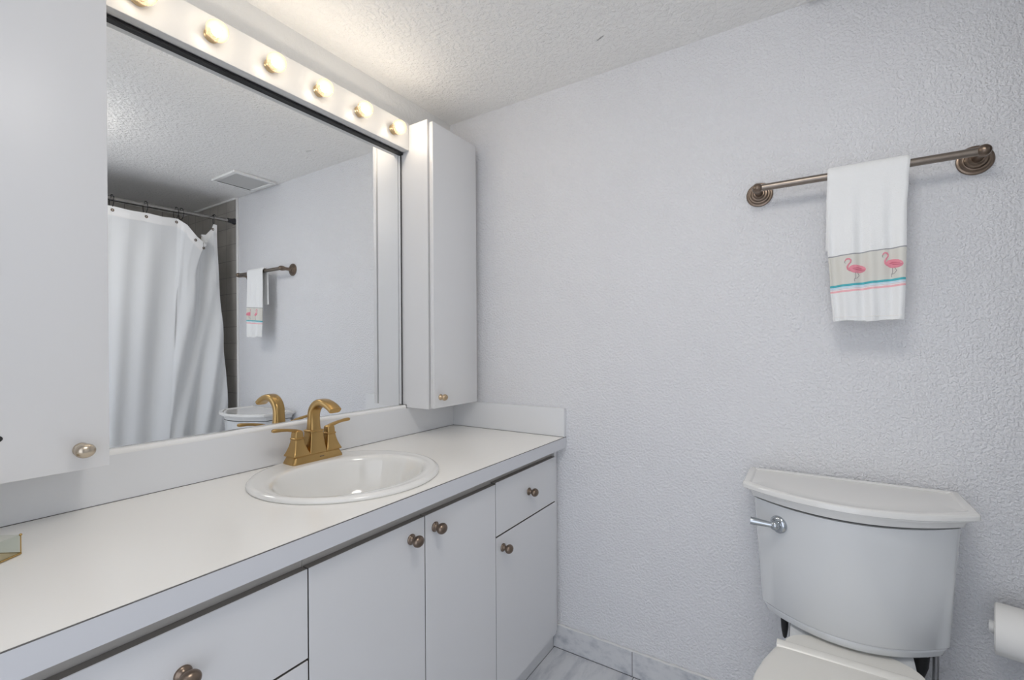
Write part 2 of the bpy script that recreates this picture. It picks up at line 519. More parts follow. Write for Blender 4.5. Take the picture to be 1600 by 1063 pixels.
# the top is three slabs in one mesh: left, right and the piece round the sink
tm = slab_with_hole(-1.05, -0.47, -D + 0.0015, -0.0005, H - 0.039, H, SX, SY, SR - 0.018, SR - 0.018)
tm.box(XL + 0.002, -1.05, -D + 0.0015, -0.0005, H - 0.039, H)
tm.box(-0.47, -0.001, -D + 0.0015, -0.0005, H - 0.039, H)
tm.build('work_surface', 'top', ct, smooth=False)
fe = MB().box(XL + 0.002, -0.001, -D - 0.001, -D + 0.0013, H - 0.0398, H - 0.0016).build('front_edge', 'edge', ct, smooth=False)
fe['label'] = 'pale grey front edge'
MB().box(XL + 0.002, -0.001, -D - 0.0006, -D + 0.0013, H - 0.0016, H - 0.0004).build('edge_seam', 'seam', ct, smooth=False)
bs = MB()
bs.box(XL + 0.002, -0.0185, -0.018, 0.004, H + 0.0004, 0.9045)
bs.build('backsplash', 'splash', ct, smooth=False)
br = MB()                                                     # rounded white bead along the top of the backsplash
prof = [(-0.018, 0.9045), (-0.0195, 0.908), (-0.019, 0.912), (-0.0165, 0.9152), (-0.012, 0.9165), (-0.001, 0.9165), (-0.001, 0.9045)]
br.loft([[(x, yy, z) for yy, z in prof] for x in (XLC + 0.001, XT - 0.001)])
br.build('backsplash_bead', 'bead', ct)
MB().box(-0.0182, -0.0005, -D, 0.0, H + 0.0004, 0.9065, 0.0006, 1).build('side_splash', 'splash', ct)
jl = MB().box(XL + 0.002, -0.0185, -0.0192, -0.018, H + 0.0001, H + 0.0012)
jl.box(-0.0194, -0.0182, -D + 0.001, -0.018, H + 0.0001, H + 0.0012)
jl.build('caulk_joint', 'seam', ct, smooth=False)

# ---- sink
sk = thing('sink', 'round white drop-in bathroom sink set in the white countertop', 'sink', (SX, SY, H))
sm = MB()
BX, BY, BA, BB = -0.770, -0.309, 0.197, 0.166
def sring(rx, ry, cx, cy, z, n=72):
    return [(cx + rx * math.cos(2 * math.pi * k / n), cy + ry * math.sin(2 * math.pi * k / n), z) for k in range(n)]
rings = [sring(SR - 0.022, SR - 0.022, SX, SY, H - 0.02), sring(SR - 0.020, SR - 0.020, SX, SY, H + 0.0002), sring(SR - 0.002, SR - 0.002, SX, SY, H + 0.0004), sring(SR, SR, SX, SY, H + 0.003), sring(SR - 0.001, SR - 0.001, SX, SY, H + 0.007),
         sring(SR - 0.005, SR - 0.005, SX, SY, H + 0.0105), sring(SR - 0.011, SR - 0.011, SX, SY, H + 0.0125)]
for f, z in ((0.10, 0.0125), (0.45, 0.0115), (0.8, 0.0115)):
    rings.append(sring(lerp(SR - 0.011, BA + 0.012, f), lerp(SR - 0.011, BB + 0.012, f), lerp(SX, BX, f), lerp(SY, BY, f), H + z))
for s_, z in ((1.045, 0.0115), (1.015, 0.0095), (0.99, 0.004), (0.965, -0.008), (0.92, -0.035), (0.85, -0.070), (0.74, -0.100), (0.58, -0.122), (0.38, -0.134), (0.20, -0.139), (0.115, -0.141)):
    rings.append(sring(BA * s_, BB * s_ if s_ > 0.3 else BA * s_, BX, BY, H + z))
sm.loft(rings, False, True)
sm.build('bowl', 'sink', sk, angle=80)
dm = MB().lathe([(0.0, 0.0), (0.021, 0.0), (0.022, 0.002), (0.018, 0.003), (0.017, -0.0005), (0.015, 0.001), (0.0, 0.003)], (BX, BY, H - 0.1405), (0, 0, 1), 32)
dm.build('drain', 'gold', sk)['label'] = 'brushed gold drain'

# ---- faucet
FX, FY, FZ = -0.737, -0.090, H + 0.0115
fc = thing('faucet', 'brushed gold two-handle arched faucet on the back ledge of the sink', 'faucet', (FX, FY, FZ))
def rrect(cx, cy, z, hx, hy, r, n=5):
    pts = []
    for sx_, sy_, a0 in ((1, 1, 0), (-1, 1, 90), (-1, -1, 180), (1, -1, 270)):
        for k in range(n + 1):
            a = math.radians(a0 + 90 * k / n)
            pts.append((cx + sx_ * (hx - r) + r * math.cos(a), cy + sy_ * (hy - r) + r * math.sin(a), z))
    return pts
m = MB()
m.loft([rrect(FX, FY, FZ + z, hx, hy, 0.008) for z, hx, hy in ((0.0, 0.0805, 0.028), (0.003, 0.0808, 0.0282), (0.008, 0.079, 0.027), (0.016, 0.0755, 0.0245), (0.020, 0.074, 0.0235), (0.022, 0.0725, 0.022), (0.0222, 0.060, 0.018))])
m.build('base_plate', 'gold', fc, angle=25)
ZB = FZ + 0.0215
for sgn in (-1, 1):
    cx = FX + sgn * 0.052
    h = MB()
    h.loft([rrect(cx, FY, ZB + z, a, a, r) for z, a, r in ((0, 0.0262, 0.004), (0.003, 0.0262, 0.004), (0.006, 0.0245, 0.004), (0.014, 0.0212, 0.004), (0.026, 0.0172, 0.004), (0.038, 0.0145, 0.004), (0.045, 0.0135, 0.004), (0.0465, 0.0152, 0.005), (0.0495, 0.0152, 0.005), (0.051, 0.0132, 0.005), (0.062, 0.0125, 0.005), (0.068, 0.0115, 0.005), (0.071, 0.008, 0.004))])
    hh = h.build('handle', 'gold', fc, angle=28)
    lv = MB()
    secs = []
    for q, zz_, hy, hz in ((-0.006, 0.067, 0.006, 0.005), (0.006, 0.0705, 0.0085, 0.0052), (0.018, 0.0735, 0.0080, 0.0046), (0.032, 0.0765, 0.0068, 0.0042), (0.048, 0.0785, 0.0064, 0.0044), (0.060, 0.0795, 0.0066, 0.0050), (0.069, 0.0797, 0.0062, 0.0050), (0.0735, 0.0797, 0.0035, 0.003)):
        X = cx + sgn * q
        secs.append([(X, FY + hy * math.copysign(abs(math.cos(a)) ** 0.6, math.cos(a)), ZB + zz_ + hz * math.copysign(abs(math.sin(a)) ** 0.6, math.sin(a))) for a in [2 * math.pi * k / 16 for k in range(16)]])
    lv.loft(secs)
    lv.build('lever', 'gold', hh, angle=50)
sp = MB()
sp.loft([rrect(FX, FY, ZB + z, a, a * 0.92, 0.003) for z, a in ((0, 0.0272), (0.004, 0.0268), (0.020, 0.0238), (0.045, 0.0205), (0.060, 0.0195), (0.0605, 0.0195))])
sp.loft([rrect(FX, FY, ZB + z, a, a * 0.92, 0.006) for z, a in ((0.0595, 0.0195), (0.0610, 0.0222), (0.0645, 0.0222), (0.0665, 0.0195))])
# arched neck: sections swept in the y-z plane
path = [(FY, ZB + 0.062, 0.0178, 0.0165), (FY, ZB + 0.078, 0.0162, 0.0150), (FY, ZB + 0.095, 0.0155, 0.0140)]
AC = (FY - 0.047, ZB + 0.104); AR = 0.047
for k in range(1, 15):
    a = math.radians(180 - 0 - k * 10.5)
    rr = AR * (1.0 + 0.42 * max(0, (k - 6)) / 9.0)
    path.append((AC[0] - rr * math.cos(a), AC[1] + AR * 0.93 * math.sin(a), lerp(0.0155, 0.0185, k / 14), lerp(0.0140, 0.0085, k / 14)))
secs = []
for i, (py, pz, hw, ht) in enumerate(path):
    a_ = path[max(i - 1, 0)]; b_ = path[min(i + 1, len(path) - 1)]
    tdir = Vector((0, b_[0] - a_[0], b_[1] - a_[1])).normalized()
    nrm = Vector((0, -tdir.z, tdir.y))
    if nrm.y > 0 and i < 3: pass
    ring = []
    for k in range(20):
        an = 2 * math.pi * k / 20
        ca, sa = math.cos(an), math.sin(an)
        u = math.copysign(abs(ca) ** 0.55, ca) * hw
        v = math.copysign(abs(sa) ** 0.55, sa) * ht
        ring.append(Vector((FX + u, py, pz)) + nrm * v)
    secs.append(ring)
sp.loft(secs)
sp.build('spout', 'gold', fc, angle=30)
lr = MB().tube([(FX, FY + 0.021, ZB - 0.004), (FX, FY + 0.0225, ZB + 0.045)], 0.0022, 10)
lr.ellipsoid((FX, FY + 0.0225, ZB + 0.048), (0.005, 0.005, 0.005), 14, 8)
lr.build('lift_rod', 'gold', fc)
lo = MB()
for k in range(4):
    lo.box(FX + 0.002 + k * 0.0036, FX + 0.0046 + k * 0.0036, FY - 0.0272, FY - 0.0262, FZ + 0.0095, FZ + 0.0125)
lo.build('stamped_mark', 'bronze', fc, smooth=False)['label'] = 'tiny dark stamped maker mark'

# ================================================================== mirror, light bar, wall cabinets
mr = thing('wall_mirror', 'large frameless wall mirror over the vanity, reflecting the shower curtain', 'mirror', (-0.76, 0.003, 0.915))
MB().box(XLC + 0.003, XT - 0.006, 0.0, 0.005, 0.917, 1.8745).build('mirror_glass', 'mirror', mr, smooth=False)
ch = MB().box(XLC + 0.001, XT - 0.0005, -0.010, 0.0045, 1.8748, 1.882)  # black strips stand for the shade in the mirror's top and right gaps
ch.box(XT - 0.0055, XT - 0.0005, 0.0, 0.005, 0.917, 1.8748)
ch.build('mirror_gap_shade', 'black', mr, smooth=False)['label'] = 'black strips painted as the shade in the top and right gaps'

lb = thing('light_bar', 'long white vanity light bar above the mirror with six bulb sockets', 'light fixture', (-0.76, 0.0, 1.882))
LY = -0.042
lbm = MB().box(XLC + 0.001, XT - 0.0005, LY, -0.0125, 1.8825, 1.9862, 0.001, 1)
lbm.box(XLC + 0.001, XT - 0.0005, -0.0125, 0.0055, 1.8855, 1.9862)
lbm.build('bar_housing', 'bar', lb)
ORD = ['sixth globe bulb from the right wall cabinet, cut off by the top edge', 'fifth globe bulb from the right wall cabinet, largest fully seen one on the light bar',
       'fourth globe bulb from the right wall cabinet on the light bar', 'third globe bulb from the right wall cabinet on the light bar',
       'second globe bulb from the right wall cabinet on the light bar', 'globe bulb on the light bar closest to the right wall cabinet']
BZ = 1.9315
for i in range(6):
    bx = -0.378 - 0.1522 * (5 - i)
    so = MB().lathe([(0.0, 0.0), (0.0170, 0.0), (0.0172, 0.002), (0.0160, 0.004), (0.0165, 0.007), (0.0155, 0.010), (0.0135, 0.0125), (0.0, 0.0125)], (bx, LY, BZ), (0, -1, 0), 28)
    so.build('bulb_socket', 'socket', lb)['label'] = 'brass socket collar'
    bt = thing('light_bulb', ORD[i], 'light bulb', (bx, LY - 0.0126, BZ), 'globe bulbs on the vanity light bar')
    g = MB()
    Rg = 0.0255; c0 = 0.034
    pr = [(0.0115, 0.0128), (0.0120, 0.0145)]
    for k in range(3, 25):
        a = math.pi * k / 24
        a = math.radians(28) + (math.pi - math.radians(28)) * (k - 3) / 21
        pr.append((Rg * math.sin(a), c0 - Rg * math.cos(a) * 1.0))
    g.lathe(pr, (bx, LY, BZ), (0, -1, 0), 32)
    g.build('globe', 'globe', bt, angle=80)
    MB().lathe([(0.0, c0 - 0.0055), (0.0112, c0 - 0.0055), (0.0112, c0 - 0.003), (0.0103, c0 + 0.0005), (0.0080, c0 + 0.0040), (0.0045, c0 + 0.0062), (0.0, c0 + 0.0070)], (bx, LY, BZ), (0, -1, 0), 20).build('glowing_core', 'glow', bt, angle=80)
    MB().lathe([(0.0, 0.0126), (0.0105, 0.0126), (0.0095, 0.0165), (0.0095, 0.0220), (0.0118, 0.0265), (0.0118, c0 - 0.0057), (0.0, c0 - 0.0057)], (bx, LY, BZ), (0, -1, 0), 18).build('bulb_neck', 'socket', bt)

def wall_cabinet(label, x0, x1, kx, hole):
    r = thing('wall_cabinet', label, 'cabinet', ((x0 + x1) / 2, -0.07, 0.907))
    MB().box(x0, x1, -0.1345, -0.0205, 0.9075, 1.979, 0.0006, 1).build('carcass', 'white', r)
    MB().box(x0 + 0.002, x1 - 0.004, -0.0205, 0.0055, 0.918, 1.979).build('carcass_back', 'white', r, smooth=False)
    MB().box(x0 + 0.012, x1 - 0.012, -0.1435, -0.1345, 0.92, 1.955).build('hinge_reveal', 'frame', r, smooth=False)
    dx0, dx1 = (x0, x1 - 0.0375 + 0.001) if not hole else (x0, x1)
    d = MB().box(dx0, dx1, -0.162, -0.1435, 0.9118, 1.9643, 0.0018, 2).build('door', 'white', r)
    if kx == 'r':
        knob(-1.2705, -0.162, 0.9510, 'satin', d)
        MB().lathe([(0.0, -0.001), (0.0048, -0.001), (0.0050, 0.001), (0.0040, 0.0022), (0.0, 0.0024)], (-1.3755, -0.162, 0.9885), (0, -1, 0), 18).build('hole_plug', 'black', d)['label'] = 'small round black plug'
    else:
        knob(-0.2625, -0.162, 0.9515, 'antique', d, 0.88)
    return r
wall_cabinet('tall narrow white wall cabinet right of the mirror, in the corner', XT, -0.001, 'l', False)
wall_cabinet('tall white wall cabinet left of the mirror, with a black plug and champagne knob', -1.50, XLC, 'r', True)

# ---- small glass tray at the left end of the worktop
gt = thing('glass_tray', 'small clear glass tray with brass edges on the left of the countertop', 'tray', (-1.44, -0.21, H))
c0 = Vector((-1.3598, -0.2150, 0)); d1 = Vector((-0.822, -0.569, 0)); d2 = Vector((-0.569, 0.822, 0))
L1, L2, ht = 0.13, 0.105, 0.033
def obox(m, o, a, b, la, lb_, z0, z1):
    q = [o, o + a * la, o + a * la + b * lb_, o + b * lb_]
    return m.loft([[(p.x, p.y, z0) for p in q], [(p.x, p.y, z1) for p in q]])
m = MB(); obox(m, c0, d1, d2, L1, L2, H + 0.0004, H + 0.0028); m.build('tray_bottom', 'amber', gt, smooth=False)['label'] = 'amber mirrored bottom'
m = MB(); tk = 0.0022
for o_, a, la, b in ((c0, d1, L1, d2), (c0 + d2 * (L2 - tk), d1, L1, d2), (c0 + d2 * tk, d2, L2 - 2 * tk, d1), (c0 + d1 * (L1 - tk) + d2 * tk, d2, L2 - 2 * tk, d1)):
    obox(m, o_, a, b, la, tk, H + 0.0029, H + ht)
m.build('glass_sides', 'glass', gt, smooth=False)
m = MB()
cs = [c0, c0 + d1 * L1, c0 + d1 * L1 + d2 * L2, c0 + d2 * L2]
for i in range(4):
    a, b = cs[i], cs[(i + 1) % 4]
    m.tube([(a.x, a.y, H + 0.0022), (b.x, b.y, H + 0.0022)], 0.0017, 8)
    m.tube([(a.x, a.y, H + 0.002), (a.x, a.y, H + ht)], 0.0009, 8)
    m.ellipsoid((a.x, a.y, H + ht), (0.0022, 0.0022, 0.0022), 10, 8)
m.build('brass_edging', 'brass', gt)

# ================================================================== towel bar and towel
tb = thing('towel_bar', 'dark bronze towel bar with stepped round rosettes on the right wall', 'towel bar', (0, -1.428, 1.587))
BXB, TZ = -0.070, 1.587
for yy in (-1.1925, -1.6565):
    fl = MB()
    fl.lathe([(0.0, 0.0005), (0.0350, 0.0005), (0.0355, 0.003), (0.0340, 0.006), (0.0315, 0.0068), (0.0295, 0.0068), (0.0285, 0.0095), (0.0265, 0.0115), (0.0240, 0.0115), (0.0230, 0.0118), (0.0220, 0.0148), (0.0200, 0.0165), (0.0165, 0.0168), (0.0150, 0.0200), (0.0130, 0.0220), (0.0, 0.0222)], (0, yy, TZ), (-1, 0, 0), 40)
    f_ = fl.build('rosette', 'bronze', tb, angle=30)
    s_ = 1 if yy > -1.4 else -1
    po = MB()
    po.lathe([(0.0115, 0.020), (0.0100, 0.026), (0.0092, 0.034), (0.0098, 0.045), (0.0118, 0.054), (0.0135, 0.0625), (0.0140, 0.070), (0.0132, 0.0765), (0.0105, 0.0825), (0.0055, 0.086), (0.0, 0.087)], (0, yy, TZ), (-1, 0, 0), 28)
    po.build('post', 'bronze', tb, angle=60)
MB().tube([(BXB, -1.196, TZ), (BXB, -1.653, TZ)], 0.0098, 24).build('bar', 'pewter', tb)

tw = thing('hand_towel', 'white hand towel with pink flamingo border, hanging over the towel bar', 'towel', (BXB, -1.44, TZ))
def towel_edges(fr, z):
    """y limits of the towel at height z (front panel or back panel)"""
    if fr:
        y1 = interp([(1.20, -1.3715), (1.30, -1.3655), (1.40, -1.3605), (1.50, -1.3590), (1.60, -1.3612)], z)
        y0 = interp([(1.20, -1.5065), (1.30, -1.5095), (1.40, -1.5120), (1.48, -1.5130), (1.54, -1.5165), (1.60, -1.5205)], z)
    else:
        y1 = interp([(1.39, -1.3575), (1.50, -1.359), (1.60, -1.3612)], z); y0 = interp([(1.39, -1.515), (1.60, -1.5205)], z)
    return y0, y1
def towel_x(u, z):
    """centre surface of the front panel"""
    k = max(0.0, min(1.0, (1.56 - z) / 0.2))
    w_ = 0.0050 * math.sin(u * 17 + (1.5 - z) * 3) + 0.0030 * math.sin(u * 31 + 1.3 + z * 4)
    return -0.0880 + k * w_ - 0.004 * k
TH = 0.0042
prof = []     # (kind, parameter)
for k in range(41): prof.append(('f', 1.20 + (TZ - 1.20) * k / 40))
for k in range(1, 12): prof.append(('a', math.pi * k / 12))
for k in range(31): prof.append(('b', TZ - (TZ - 1.392) * k / 30))
NU = 44
def towel_pt(kind, p, u, off):
    if kind == 'f':
        y0, y1 = towel_edges(True, p)
        bott = 0.002 * math.sin(u * 9) if p < 1.21 else 0
        return (towel_x(u, p) - off, lerp(y1, y0, u), p + bott)
    if kind == 'a':
        a = math.pi - p
        r = 0.0168 + off
        return (BXB + r * math.cos(a) * 1.0, lerp(-1.3612, -1.5205, u), TZ + r * math.sin(a))
    y0, y1 = towel_edges(False, p)
    return (-0.0545 + 0.004 * math.sin(u * 8) * (TZ - p) / 0.2 + off, lerp(y1, y0, u), p)
m = MB()
rings = []
for kind, p in prof:
    out = [towel_pt(kind, p, i / NU, TH) for i in range(NU + 1)]
    inn = [towel_pt(kind, p, i / NU, -TH) for i in range(NU, -1, -1)]
    # round the side folds
    a, b = Vector(out[-1]), Vector(inn[0]); mid = (a + b) / 2 + Vector((0, -0.004, 0))
    c_, d_ = Vector(inn[-1]), Vector(out[0]); mid2 = (c_ + d_) / 2 + Vector((0, 0.004, 0))
    rings.append(out + [tuple(mid)] + inn + [tuple(mid2)])
m.loft(rings)
tc = m.build('towel_cloth', 'towel', tw, angle=70)
def on_towel(y, z):
    y0, y1 = towel_edges(True, z)
    u = (y - y1) / (y0 - y1)
    return towel_x(max(0, min(1, u)), z) - TH
def flamingo(yc, zc, s, squash=1.0):
    """embroidered bird facing left; a to the right in the picture, b up"""
    def P(a, b, off=0.0004):
        yy = yc - a * s * squash; z = zc + b * s
        return (on_towel(yy, z) - off, yy, z)
    body = MB()
    n = 24
    for sc_, off in ((1.0, None),):
        rings_ = []
        for f, o_ in ((1.0, -0.0006), (0.9, 0.0009), (0.5, 0.0016), (0.05, 0.0018)):
            rings_.append([P(0.15 + f * 0.40 * math.cos(2 * math.pi * k / n) * (1.25 if math.cos(2 * math.pi * k / n) > 0 else 1.0), 0.06 + f * 0.27 * math.sin(2 * math.pi * k / n) - 0.05 * f * math.cos(2 * math.pi * k / n) , o_) for k in range(n)])
        body.loft(rings_, False, True)
    neck = [(-0.16, 0.0), (-0.28, 0.10), (-0.30, 0.24), (-0.22, 0.38), (-0.13, 0.50), (-0.12, 0.62), (-0.20, 0.71), (-0.31, 0.72), (-0.38, 0.66), (-0.42, 0.58)]
    body.tube([P(*q) for q in neck], [0.0020 * s / 0.05 * w for w in (1.6, 1.3, 1.05, 0.95, 0.9, 0.95, 1.15, 1.1, 0.8, 0.5)], 8)
    b = body.build('flamingo', 'pink', tc, angle=70)
    b['label'] = 'pink embroidered flamingo'
    wg = MB()
    wg.tube([P(-0.05, 0.10, 0.0018), (P(0.15, 0.03, 0.0020)), (P(0.40, -0.02, 0.0018)), P(0.58, -0.02, 0.0010)], [0.0007, 0.0014, 0.0012, 0.0006], 8)
    wg.tube([P(0.02, 0.16, 0.0018), P(0.22, 0.13, 0.0020), P(0.45, 0.06, 0.0016)], [0.0006, 0.0011, 0.0006], 8)
    wg.build('flamingo_wing', 'pinkdark', b)
    lg = MB()
    lg.tube([P(0.10, -0.14), P(0.12, -0.42), P(0.05, -0.60), P(0.08, -0.72)], 0.0007, 6)
    lg.build('flamingo_leg', 'greyth', b)
    lg = MB()
    lg.tube([P(0.20, -0.14), P(0.30, -0.36), P(0.20, -0.50), P(0.06, -0.55)], 0.0007, 6)
    lg.build('flamingo_leg', 'greyth', b)
    lg = MB()
    lg.tube([P(-0.42, 0.58), P(-0.44, 0.50), P(-0.40, 0.45)], [0.0009, 0.0007, 0.0004], 6)
    lg.build('flamingo_beak', 'greyth', b)
flamingo(-1.4105, 1.3300, 0.0415)
flamingo(-1.4850, 1.3365, 0.0425, 0.88)
hm = MB()
hm.tube([(towel_x(i / 30, 1.211) - TH - 0.0003, lerp(towel_edges(True, 1.211)[1], towel_edges(True, 1.211)[0], i / 30), 1.211) for i in range(31)], 0.0009, 6)
hm.build('hem_stitch', 'paper', tc)

# ================================================================== toilet
TY = -1.3935
to = thing('toilet', 'white two-piece toilet with bow-front tank against the right wall', 'toilet', (-0.35, TY, 0))
def plan(hw, xb, xc, xm, z, r=0.02, rb=0.006, n=22):
    pts = [(xb, hw)] + [(xm + (xc - xm) * (abs(-1 + 2 * k / n)) ** 2.0, hw * (1 - 2 * k / n)) for k in range(n + 1)] + [(xb, -hw)]
    # fillet the four corners
    out = []
    N = len(pts)
    cr = {0: rb, 1: r, N - 2: r, N - 1: rb}
    for i, p in enumerate(pts):
        if i in cr:
            P = Vector(p); A = Vector(pts[i - 1]); B = Vector(pts[(i + 1) % N])
            da, db = (A - P), (B - P)
            q = min(cr[i], da.length * 0.95, db.length * 0.95)
            a = P + da.normalized() * q; b_ = P + db.normalized() * q
            for k in range(6):
                t_ = k / 5
                v = a * (1 - t_) ** 2 + P * 2 * t_ * (1 - t_) + b_ * t_ ** 2
                out.append((v.x, TY + v.y, z))
        else:
            out.append((p[0], TY + p[1], z))
    return out
m = MB()
m.loft([plan(hw, -0.020, xc, xm, z, 0.014) for z, hw, xc, xm in ((0.427, 0.168, -0.140, -0.222), (0.4285, 0.1755, -0.146, -0.229), (0.433, 0.1795, -0.149, -0.233), (0.446, 0.1830, -0.1515, -0.236), (0.4490, 0.1815, -0.150, -0.2345), (0.4515, 0.1840, -0.152, -0.237), (0.456, 0.1885, -0.1545, -0.240), (0.60, 0.1965, -0.1595, -0.251), (0.7315, 0.2050, -0.165, -0.262))])
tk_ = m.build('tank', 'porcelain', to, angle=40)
lip = MB().loft([plan(0.199, -0.024, -0.158, -0.254, z, 0.012) for z in (0.7316, 0.7350)])
lip.build('tank_gap', 'seam', to, smooth=False)['label'] = 'dark gap under the tank lid'
m = MB()
def lid(z, d): return plan(0.2305 - d, -0.0115 - min(d, 0.012) * 0.5, -0.190 + d, -0.2825 + d, z, 0.007, 0.005)
m.loft([lid(z, d) for z, d in ((0.7352, 0.0250), (0.7358, 0.0225), (0.7365, 0.0215), (0.7530, 0.0165), (0.7534, 0.0120), (0.7540, 0.0100), (0.7585, 0.0095), (0.7590, 0.0055), (0.7602, 0.0015), (0.7615, 0.0002), (0.7700, 0.0), (0.7730, 0.0012), (0.7748, 0.0040), (0.7750, 0.0150), (0.7742, 0.0172), (0.7705, 0.0205), (0.7695, 0.0240), (0.7695, 0.06))])
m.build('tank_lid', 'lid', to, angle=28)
fh = MB()
LVY, LVZ = -1.2500, 0.6840
def tank_front(y, z=0.684): return interp([(0, -0.2575), (1, -0.1625)], 0) + (0.0955) * ((y - TY) / 0.2025) ** 2
LX = tank_front(LVY)
nrm = Vector((-1, 2 * 0.0955 * (LVY - TY) / 0.2025 ** 2 * 1.0, 0)).normalized()
fh.lathe([(0.0, 0.0), (0.0210, 0.0), (0.0220, 0.002), (0.0215, 0.006), (0.0185, 0.010), (0.0130, 0.0120), (0.0, 0.0125)], (LX + 0.001, LVY, LVZ), nrm, 32)
f_ = fh.build('flush_handle', 'chrome', to, angle=50)
f_['label'] = 'chrome flush handle'
ar = MB()
pa = Vector((LX, LVY, LVZ)) + nrm * 0.010
ar.lathe([(0.0110, 0.0), (0.0115, 0.006), (0.0100, 0.014), (0.006, 0.017), (0.0, 0.018)], tuple(pa), nrm, 24)
pb = pa + nrm * 0.008
tip = Vector((pb.x - 0.004, -1.1860, LVZ + 0.0035))
mid_ = pb.lerp(tip, 0.45)
ar.tube([pb, mid_, pb.lerp(tip, 0.8), tip], [0.0072, 0.0078, 0.0094, 0.0096], 14)
ar.build('flush_lever', 'chrome', f_, angle=50)
# bowl, deck, seat and cover
def egg(xc_, a, b, z, n=40, sq=1.0):
    pts = []
    for k in range(n):
        an = 2 * math.pi * k / n
        ca, sa = math.cos(an), math.sin(an)
        pts.append((xc_ + a * ca * (1.0 if ca < 0 else 0.82), TY + b * sa, z))
    return pts
m = MB()
m.loft([egg(-0.36, 0.255, 0.110, 0.0005), egg(-0.36, 0.255, 0.112, 0.02), egg(-0.365, 0.235, 0.100, 0.06), egg(-0.385, 0.225, 0.105, 0.16), egg(-0.43, 0.245, 0.140, 0.25), egg(-0.462, 0.262, 0.170, 0.32), egg(-0.470, 0.268, 0.183, 0.365), egg(-0.470, 0.266, 0.182, 0.386), egg(-0.470, 0.255, 0.172, 0.390)])
dk = [[(x, TY + y_, z) for x, y_ in ((-0.045, hw * 0.96), (-0.045, -hw * 0.96), (-0.10, -hw), (-0.30, -hw * 0.96), (-0.34, -hw * 0.9), (-0.34, hw * 0.9), (-0.30, hw * 0.98), (-0.10, hw))] for z, hw in ((0.27, 0.095), (0.34, 0.120), (0.390, 0.126), (0.4255, 0.124), (0.4268, 0.121))]
dk2 = [[(x if x > -0.2 else (max(x, -0.17) if z > 0.392 else x), y_, z) for x, y_, z in r] for r in dk]
m.loft(dk2)
m.build('bowl', 'porcelain', to, angle=50)
m = MB()
m.loft([egg(-0.492, 0.242 * s_, 0.186 * s_, z) for z, s_ in ((0.3905, 0.985), (0.393, 1.0), (0.402, 1.0), (0.405, 0.985))])
m.build('seat', 'seat', to, angle=50)
m = MB()
def cover(z, d):
    pts = []
    n = 34
    hx = -0.270 - d
    pts.append((hx, TY + 0.143 - d, z))
    for k in range(n + 1):
        an = math.pi * k / n
        pts.append((-0.470 - (0.258 - d) * math.sin(an) ** 0.9, TY + (0.187 - d) * math.cos(an), z))
    pts.append((hx, TY - 0.143 + d, z))
    # sides widen smoothly from the hinge
    out = [pts[0]]
    for q in (0.15, 0.4, 0.7):
        out.append((lerp(hx, -0.47, q), TY + lerp(0.143, 0.187, 1 - (1 - q) ** 1.8) - d, z))
    out += pts[1:-1]
    for q in (0.7, 0.4, 0.15):
        out.append((lerp(hx, -0.47, q), TY - lerp(0.143, 0.187, 1 - (1 - q) ** 1.8) + d, z))
    out.append(pts[-1])
    return out
m.loft([cover(0.4055, 0.004), cover(0.4075, 0.0), cover(0.4125, 0.0), cover(0.4160, 0.004), cover(0.4175, 0.014), cover(0.4180, 0.05)])
m.loft([[(x, TY + sy_ * 0.147, z) for sy_ in (1,)][:1] * 1 for x, z in ()] or [[(-0.2905, TY + 0.147, 0.4120), (-0.2640, TY + 0.147, 0.4120), (-0.2660, TY + 0.147, 0.4235), (-0.2720, TY + 0.147, 0.4255), (-0.2860, TY + 0.147, 0.4200)],
                                                                                                  [(-0.2905, TY - 0.147, 0.4120), (-0.2640, TY - 0.147, 0.4120), (-0.2660, TY - 0.147, 0.4235), (-0.2720, TY - 0.147, 0.4255), (-0.2860, TY - 0.147, 0.4200)]])
arc = []
for z, d in ((0.4065, 0.0), (0.4190, 0.0), (0.4220, 0.003), (0.4225, 0.02)):
    arc.append([(-0.266 + max(0, (0.076 - d)) * math.sin(math.pi * k / 24) ** 0.9, TY + (0.132 - d) * math.cos(math.pi * k / 24), z) for k in range(25)])
m.loft(arc)
m.build('seat_cover', 'seat', to, angle=40)
bt_ = MB()
for s_ in (-1, 1):
    rb_ = 0.0095 if s_ > 0 else 0.018
    bt_ = MB().lathe([(0.0, 0.0), (rb_, 0.0), (rb_ * 1.05, -0.030), (rb_ * 0.9, -0.060), (rb_ * 0.5, -0.085), (0.0, -0.090)], (-0.100, TY + s_ * (0.1375 if s_ > 0 else 0.1425), 0.4272), (0, 0, 1), 18)
    bt_.build('tank_bolt', 'black', to)['label'] = 'black rubber-washered tank bolt'
# supply hose and stop valve
sh = thing('supply_hose', 'grey toilet water supply hose below the right end of the tank', 'hose', (-0.02, -1.555, 0.15))
m = MB()
m.tube([(-0.075, -1.5690, 0.4265), (-0.075, -1.5690, 0.36), (-0.072, -1.568, 0.30), (-0.062, -1.567, 0.23), (-0.052, -1.566, 0.185)], 0.0062, 14)
m.build('hose', 'hose', sh)
m = MB().lathe([(0.0, 0.0), (0.0135, 0.0), (0.0135, 0.018), (0.0155, 0.020), (0.0155, 0.030), (0.0, 0.030)], (-0.075, -1.5690, 0.3965), (0, 0, 1), 12)
m.build('hose_nut', 'black', sh)
m = MB().lathe([(0.0, 0.0), (0.024, 0.0), (0.024, 0.004), (0.009, 0.006), (0.009, 0.045), (0.013, 0.046), (0.013, 0.062), (0.0, 0.062)], (0.0, -1.566, 0.17), (-1, 0, 0), 20)
m.lathe([(0.008, 0.0), (0.008, 0.022), (0.0, 0.022)], (-0.052, -1.566, 0.17), (0, 0, 1), 16)
m.build('stop_valve', 'chrome', sh)

